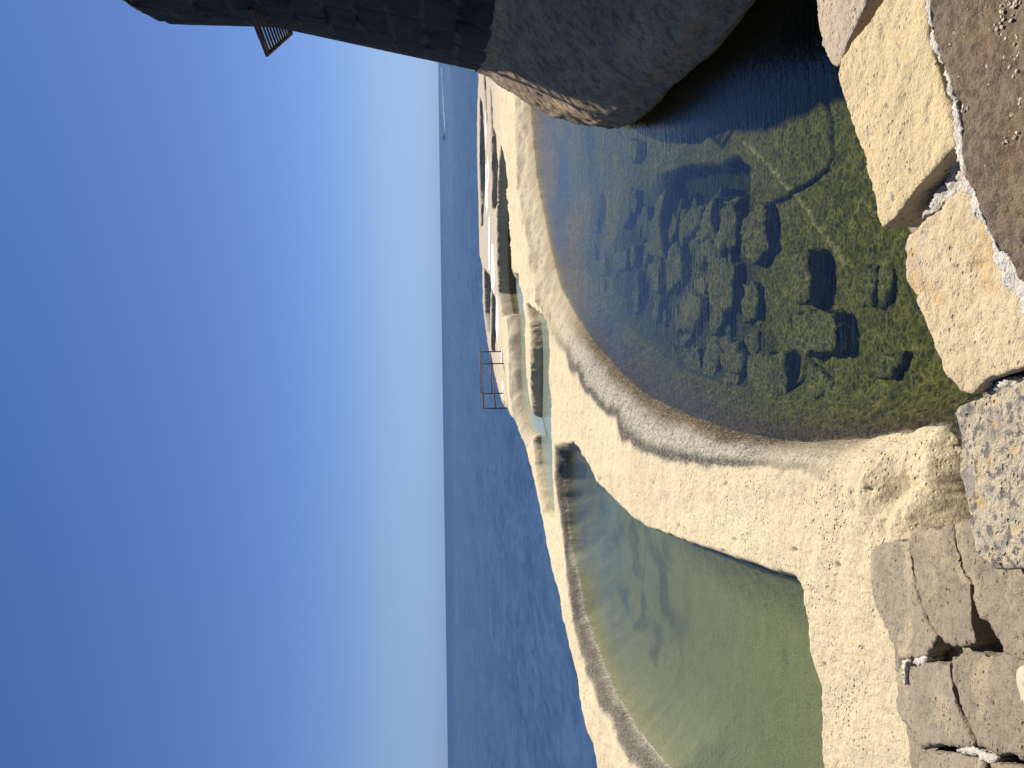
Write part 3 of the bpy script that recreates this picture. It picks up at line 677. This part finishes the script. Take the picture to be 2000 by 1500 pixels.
    # concrete walk on the wall top
    cp = [at(x, y, ZC+.05) for x, y in line[:-1]]
    cp += [np.array([-.25, 1.25, ZC+.05]), np.array([-.6, .6, ZC+.05]), np.array([-.6, -1.2, ZC+.05]), np.array([4.2, -1.2, ZC+.05]), np.array([4.2, 1.5, ZC+.05])]
    me = solid(cp, .4, .012, 0, .016, 5, 0, 90, .006, famp=.014, chips=0)
    tag(link('wall_top', me, M_walk, w), 'rough brown concrete top')
    # loose pebbles set in it
    bm = bmesh.new()
    spots = []
    for cx, cy, n, sp in ((1965, 10, 26, 22), (1945, 60, 10, 25), (1990, 110, 18, 28), (1875, 155, 7, 14), (1890, 215, 6, 12), (1965, 275, 6, 8), (1900, 60, 6, 40), (1950, 230, 8, 60), (1995, 190, 10, 12)):
        for _ in range(n): spots.append((cx+random.gauss(0, sp*.6), cy+random.gauss(0, sp*.6), random.uniform(.002, .0065)))
    for x, y, r in spots:
        q = at(x, y, ZC+.049)
        mtx = Matrix.Translation(q) @ Matrix.Rotation(random.uniform(0, 6.3), 4, 'Z') @ Matrix.Diagonal((r*random.uniform(.8, 1.6), r, r*random.uniform(.5, .9), 1))
        bmesh.ops.create_icosphere(bm, subdivisions=2, radius=1, matrix=mtx)
    o = bm_obj('pebbles', bm, M_pebble, w, True); o['kind'] = 'stuff'
build_wall()

# ------------------------------------------------------------------ submerged stones
M_sub = None
def mat_sub():
    s = NT('weedy_stone'); P = s.pos()
    a = s.noise(P, 4, 5, .6); b = s.noise(P, 24, 6, .72)
    c = s.mix(s.rng(a, .35, .65), (.30, .275, .10), (.20, .19, .07))
    c = s.mix(s.math('MULTIPLY', s.rng(b, .42, .64), .75), c, (.065, .07, .03))
    c = s.mix(s.rng(s.vor(P, 30), .0, .12, .5, 0), c, (.42, .34, .12))
    up = s.n('SeparateXYZ', ins={0: s.n('NewGeometry').outputs['Normal']}).outputs['Z']
    return s.done(s.pri(Base_Color=c, Roughness=.95, Normal=s.bump(b, .8, .03), Specular_IOR_Level=.05))
M_sub = mat_sub()
GRP = 'fallen stones on the floor of the clear pool'
SUB = [
 ([(1538, 612), (1592, 607), (1628, 612), (1634, 640), (1632, 680), (1610, 692), (1560, 690), (1537, 665)], .34, 'largest rounded boulder under the clear water, by the coping blocks'),
 ([(1413, 668), (1443, 672), (1440, 753), (1411, 748)], .30, 'square cut sunken block with a black shadow along its near side'),
 ([(1455, 692), (1533, 690), (1535, 770), (1510, 782), (1462, 772)], .26, 'wide sunken slab just beside the square cut block, nearer the rock rim'),
 ([(1325, 582), (1352, 572), (1368, 590), (1362, 620), (1348, 650), (1325, 640)], .24, 'broad pointed sunken stone in the middle of the rubble'),
 ([(1380, 660), (1398, 662), (1408, 690), (1394, 730), (1378, 762), (1371, 740), (1377, 700)], .22, 'long wedge shaped sunken stone next to the square cut block'),
 ([(1450, 555), (1478, 556), (1478, 620), (1452, 628), (1446, 590)], .16, 'flat rectangular sunken slab between the rubble and the open pool floor'),
 ([(1392, 542), (1428, 545), (1428, 600), (1400, 612), (1385, 590)], .26, 'thick dark sunken block with a long shadow on its near side'),
 ([(1580, 708), (1608, 730), (1628, 755), (1620, 798), (1600, 815), (1582, 800)], .08, 'thin triangular sunken flagstone close to the curved rim'),
 ([(1544, 500), (1578, 495), (1580, 585), (1560, 592), (1546, 585)], .36, 'tall upright sunken stone casting the darkest shadow on the green floor'),
 ([(1682, 518), (1708, 518), (1703, 596), (1681, 594)], .07, 'farther of two flat rectangular flagstones close to the coping blocks'),
 ([(1714, 525), (1740, 522), (1743, 570), (1738, 590), (1716, 604)], .09, 'nearer of two flat rectangular flagstones close to the coping blocks'),
 ([(1705, 705), (1745, 692), (1772, 680), (1756, 712), (1738, 738), (1708, 733)], .14, 'pointed sunken stone lying alone nearest to the coping blocks'),
 ([(1303, 485), (1320, 472), (1329, 500), (1331, 540), (1315, 560), (1300, 575), (1298, 530)], .28, 'lightest long sunken stone leaning at the end of the dark hollow'),
 ([(1345, 425), (1362, 420), (1365, 470), (1355, 490), (1342, 480)], .2, 'slim upright sunken stone in the dark hollow beside a broader one'),
 ([(1368, 425), (1393, 420), (1390, 460), (1384, 500), (1375, 502), (1366, 470)], .26, 'broad sunken stone in the dark hollow with a deep hole beside it'),
 ([(1406, 407), (1430, 400), (1435, 440), (1433, 480), (1413, 485), (1403, 450)], .24, 'sunken stone directly below the thin stone beam'),
 ([(1382, 517), (1433, 515), (1428, 560), (1392, 585), (1372, 560)], .26, 'big rough sunken block at the centre of the rubble heap'),
 ([(1371, 402), (1441, 385), (1443, 393), (1372, 410)], .16, 'thin straight sunken stone beam lying across the dark hollow'),
 ([(1446, 432), (1488, 392), (1498, 480), (1475, 518), (1447, 500)], .26, 'large angular sunken block on the edge of the smooth pool floor'),
 ([(1262, 430), (1286, 430), (1291, 480), (1280, 500), (1262, 490)], .26, 'dim greenish sunken stone at the far side of the dark hollow'),
 ([(1196, 495), (1224, 486), (1221, 525), (1201, 528)], .26, 'pale blue tinged sunken stone, nearer of the two far ones'),
 ([(1168, 505), (1182, 502), (1180, 538), (1167, 535)], .26, 'farthest small sunken stone, faint under the reflected sky'),
 ([(1263, 515), (1289, 511), (1280, 545), (1265, 545)], .22, 'small brownish sunken stone beside the lightest long one'),
 ([(1223, 272), (1242, 276), (1244, 300), (1235, 318), (1223, 305)], .3, 'oval sunken stone standing alone beside the outcrop shadow'),
 ([(1232, 372), (1240, 370), (1243, 400), (1235, 421), (1231, 410)], .24, 'narrow sunken stone in the far hazy part of the clear pool'),
 ([(1330, 690), (1360, 680), (1366, 720), (1340, 735)], .2, 'blunt sunken stone beside a pale straight stick of stone'),
 ([(1332, 680), (1370, 676), (1371, 682), (1333, 688)], .24, 'pale straight stick of stone lying on the rubble near the rim'),
]
for i, (pts, hgt, lb) in enumerate(SUB):
    hgt *= .62
    zt = FLOOR+hgt*.8
    me = solid(px_outline(pts, zt), hgt*.8+.12, .024, 2, .05, 4, -.12, 100+i, .07, famp=.02, chips=.05)
    tag(link('sunken_stone', me, M_sub), lb, 'stone', GRP)
protos = []
for k in range(4):
    r0 = .22
    pts = [np.array([r0*(1+.3*random.uniform(-1, 1))*math.cos(t*math.pi/3.5), r0*(.7+.3*random.uniform(-1, 1))*math.sin(t*math.pi/3.5), .1]) for t in range(7)]
    protos.append(solid(pts, .3, .026, 2, .03, 5, 0, 200+k, .03, famp=.012))
    protos[-1].materials.append(M_sub)
for k in range(72):
    for _ in range(30):
        x = random.uniform(1160, 1500); y = random.uniform(400, 770)
        if y > 640+(x-1165)*.5 or (x > 1440 and y < 520): continue
        break
    q = at(x, y, FLOOR)
    o = bpy.data.objects.new('small_sunken_stone', protos[k % 4]); COL.objects.link(o)
    o.location = (q[0], q[1], FLOOR+random.uniform(-.06, .04)); o.rotation_euler = (random.uniform(-.2, .2), random.uniform(-.2, .2), random.uniform(0, 6.3))
    s_ = random.uniform(.6, 1.5); o.scale = (s_*random.uniform(.8, 1.3), s_, s_*random.uniform(.6, 1.3))
    tag(o, 'small weed covered stone wedged among the bigger sunken blocks of the clear pool', 'stone', 'small stones among the sunken blocks')

# ------------------------------------------------------------------ bathers' guard rail at the sea edge
M_rust = mat_metal('rusty_steel', (.10, .035, .022), (.05, .02, .015))
def build_railing():
    zb = .38
    base = {'nl': at(993, 797, zb), 'nr': at(984, 710, zb+.02)}
    nl = base['nl']; nr = base['nr']
    # far corners at the same height
    fl = at(985.5, 768, zb); fr = at(981, 686.5, zb)
    nr = nl+(fr-fl)*(np.linalg.norm(nr[:2]-nl[:2])/np.linalg.norm((fr-fl)[:2])) if False else at(986, 710, zb)
    H = 0
    d = ray(945, 797); t = nl[1]/d[1]; H = (CAM+d*t)[2]
    g = empty('safety_railing', (nl[0], nl[1], zb)); tag(g, 'rusty red steel guard rail frame standing on the rock edge by the open sea', 'railing')
    c = [nl, nr, fr, fl]; off = np.array([nl[0], nl[1], zb])
    for p in c:
        bm = bmesh.new(); tube(bm, np.array([p[0], p[1], zb-.15])-off, np.array([p[0], p[1], H])-off, .024, 8); bm_obj('post', bm, M_rust, g, True)
    for hz, nm in ((H, 'top_rail'), (zb+(H-zb)*.53, 'middle_rail')):
        for a, b in ((0, 1), (1, 2), (2, 3), (3, 0)):
            bm = bmesh.new(); tube(bm, np.array([c[a][0], c[a][1], hz])-off, np.array([c[b][0], c[b][1], hz])-off, .021, 8); bm_obj(nm, bm, M_rust, g, True)
build_railing()

# ------------------------------------------------------------------ motor boat far out
def build_boat():
    zs = -.30; q = at(868.6, 267, zs)
    bt = empty('motor_boat', (q[0], q[1], zs)); bt.rotation_euler = (0, 0, R_(150)); bt.scale = (.72, .72, .72); tag(bt, 'tiny motor boat under way far out on the blue sea', 'boat')
    L, W, Hh = 4.6, 1.9, 1.0
    secs = []
    for i in range(13):
        t = i/12; x = -L/2+L*t; wd = W/2*(1-max(0, (t-.45)/.55)**2.2)*(.88+.12*min(1, t*4)); sheer = Hh*(.72+.38*t*t); k = -.18+.45*max(0, (t-.7)/.3)**2
        wd = max(wd, .02)
        secs.append([(x, -wd, sheer), (x, -wd*.93, .35*sheer), (x, -wd*.4, k+.05), (x, 0, k), (x, wd*.4, k+.05), (x, wd*.93, .35*sheer), (x, wd, sheer), (x, wd*.85, sheer-.02), (x, 0, sheer-.06), (x, -wd*.85, sheer-.02)])
    bm = bmesh.new(); vs = [[bm.verts.new(p) for p in s_] for s_ in secs]
    for a, b in zip(vs[:-1], vs[1:]):
        for j in range(10): bm.faces.new((a[j], b[j], b[(j+1) % 10], a[(j+1) % 10]))
    bm.faces.new(vs[0][::-1]); bm.faces.new(vs[-1]); bmesh.ops.recalc_face_normals(bm, faces=bm.faces[:])
    bm_obj('hull', bm, mat_plain('dark_hull_paint', (.05, .06, .08), .3), bt, True)
    bm = bmesh.new(); bmesh.ops.create_cube(bm, size=1, matrix=Matrix.Translation((.1, 0, 1.35)) @ Matrix.Diagonal((1.7, 1.45, 1.1, 1)))
    for v in bm.verts:
        if v.co.z > 1.5: v.co.x = v.co.x*.75-.1; v.co.y *= .85
    bmesh.ops.bevel(bm, geom=bm.edges[:], offset=.08, segments=2, affect='EDGES')
    bm_obj('cabin', bm, mat_plain('white_boat_paint', (.8, .8, .78), .35), bt)
    bm = bmesh.new(); bmesh.ops.create_cube(bm, size=1, matrix=Matrix.Translation((-L/2-.2, 0, .55)) @ Matrix.Diagonal((.4, .45, 1.0, 1))); bmesh.ops.bevel(bm, geom=bm.edges[:], offset=.08, segments=2, affect='EDGES')
    bm_obj('outboard_motor', bm, mat_plain('motor_cowl', (.02, .02, .02), .3), bt)
    # foamy wake on the water behind it
    s = NT('wake_foam'); P = s.pos(); n = s.noise(s.map(P, scale=(.25, .6, 1)), 1.2, 5, .7)
    mt = s.done(s.n('MixShader', ins={0: s.rng(n, .38, .55), 1: s.n('BsdfTransparent').outputs[0], 2: s.n('BsdfDiffuse', ins={'Color': (.75, .78, .8)}).outputs[0]}).outputs[0])
    d1 = at(867.2, 240, zs); vs = []
    pts = [at(868.9, 264, zs), at(868.3, 250, zs), at(867.6, 236, zs), at(866.0, 205, zs), at(863.8, 165, zs), at(862.0, 130, zs)]
    bm = bmesh.new(); prev = None
    for i, p in enumerate(pts):
        wv = [1.5, 3, 4, 3, 2.5, 2][i]
        a = bm.verts.new((p[0], p[1]-wv, zs+.05)); b = bm.verts.new((p[0], p[1]+wv, zs+.05))
        if prev: bm.faces.new((prev[0], a, b, prev[1]))
        prev = (a, b)
    tag(bm_obj('boat_wake', bm, mt), 'white foam wake trailing behind the tiny motor boat', 'foam', kind='stuff')
build_boat()

# ------------------------------------------------------------------ light
SUN_AZ, SUN_EL = 35.0, 55.0           # degrees to the right of straight ahead, above the horizon
sd = np.array([math.sin(R_(SUN_AZ))*math.cos(R_(SUN_EL)), math.cos(R_(SUN_AZ))*math.cos(R_(SUN_EL)), math.sin(R_(SUN_EL))])
L = bpy.data.lights.new('sun', 'SUN'); L.energy = 4.65; L.angle = R_(.53); L.color = (1, .95, .87)
lo = bpy.data.objects.new('sun', L); COL.objects.link(lo); lo.rotation_euler = Vector(sd).to_track_quat('Z', 'Y').to_euler(); lo.location = (20, 40, 40)
W = bpy.data.worlds.new('World'); scn.world = W; W.use_nodes = True
nt = W.node_tree; nt.nodes.clear()
sky = nt.nodes.new('ShaderNodeTexSky'); sky.sky_type = 'NISHITA'; sky.sun_disc = False
sky.sun_elevation = R_(SUN_EL); sky.sun_rotation = R_(SUN_AZ); sky.altitude = 0; sky.air_density = 1.0; sky.dust_density = .25; sky.ozone_density = 2.0
bg = nt.nodes.new('ShaderNodeBackground'); bg.inputs[1].default_value = .081
wo = nt.nodes.new('ShaderNodeOutputWorld')
tc = nt.nodes.new('ShaderNodeTexCoord'); sx = nt.nodes.new('ShaderNodeSeparateXYZ'); nt.links.new(tc.outputs['Generated'], sx.inputs[0])
rp = nt.nodes.new('ShaderNodeValToRGB'); nt.links.new(sx.outputs[2], rp.inputs[0])   # clear dry air: a bluer horizon than the model's
stops = [(0, (.40, .65, 1.46)), (.012, (.42, .65, 1.40)), (.075, (.54, .68, 1.06)), (.286, (.53, .645, .98)), (.477, (.45, .64, .96)), (1, (.40, .60, .95))]
el = rp.color_ramp.elements
while len(el) < len(stops): el.new(.5)
for e_, (p_, c_) in zip(el, stops): e_.position = p_; e_.color = (c_[0]/1.5, c_[1]/1.5, c_[2]/1.5, 1)
mu = nt.nodes.new('ShaderNodeMix'); mu.data_type = 'RGBA'; mu.blend_type = 'MULTIPLY'; mu.inputs[0].default_value = 1
nt.links.new(sky.outputs[0], mu.inputs[6]); nt.links.new(rp.outputs[0], mu.inputs[7]); nt.links.new(mu.outputs[2], bg.inputs[0]); nt.links.new(bg.outputs[0], wo.inputs[0])

vs = scn.view_settings
vs.view_transform = 'Standard'; vs.look = 'None'; vs.gamma = 1.0; vs.exposure = .68
try: vs.use_curve_mapping = False
except Exception: pass
cy = scn.cycles
cy.max_bounces = 8; cy.transparent_max_bounces = 16; cy.diffuse_bounces = 3; cy.glossy_bounces = 4
cy.caustics_reflective = False; cy.caustics_refractive = False
cy.sample_clamp_direct = 12; cy.sample_clamp_indirect = 6
cy.use_denoising = True
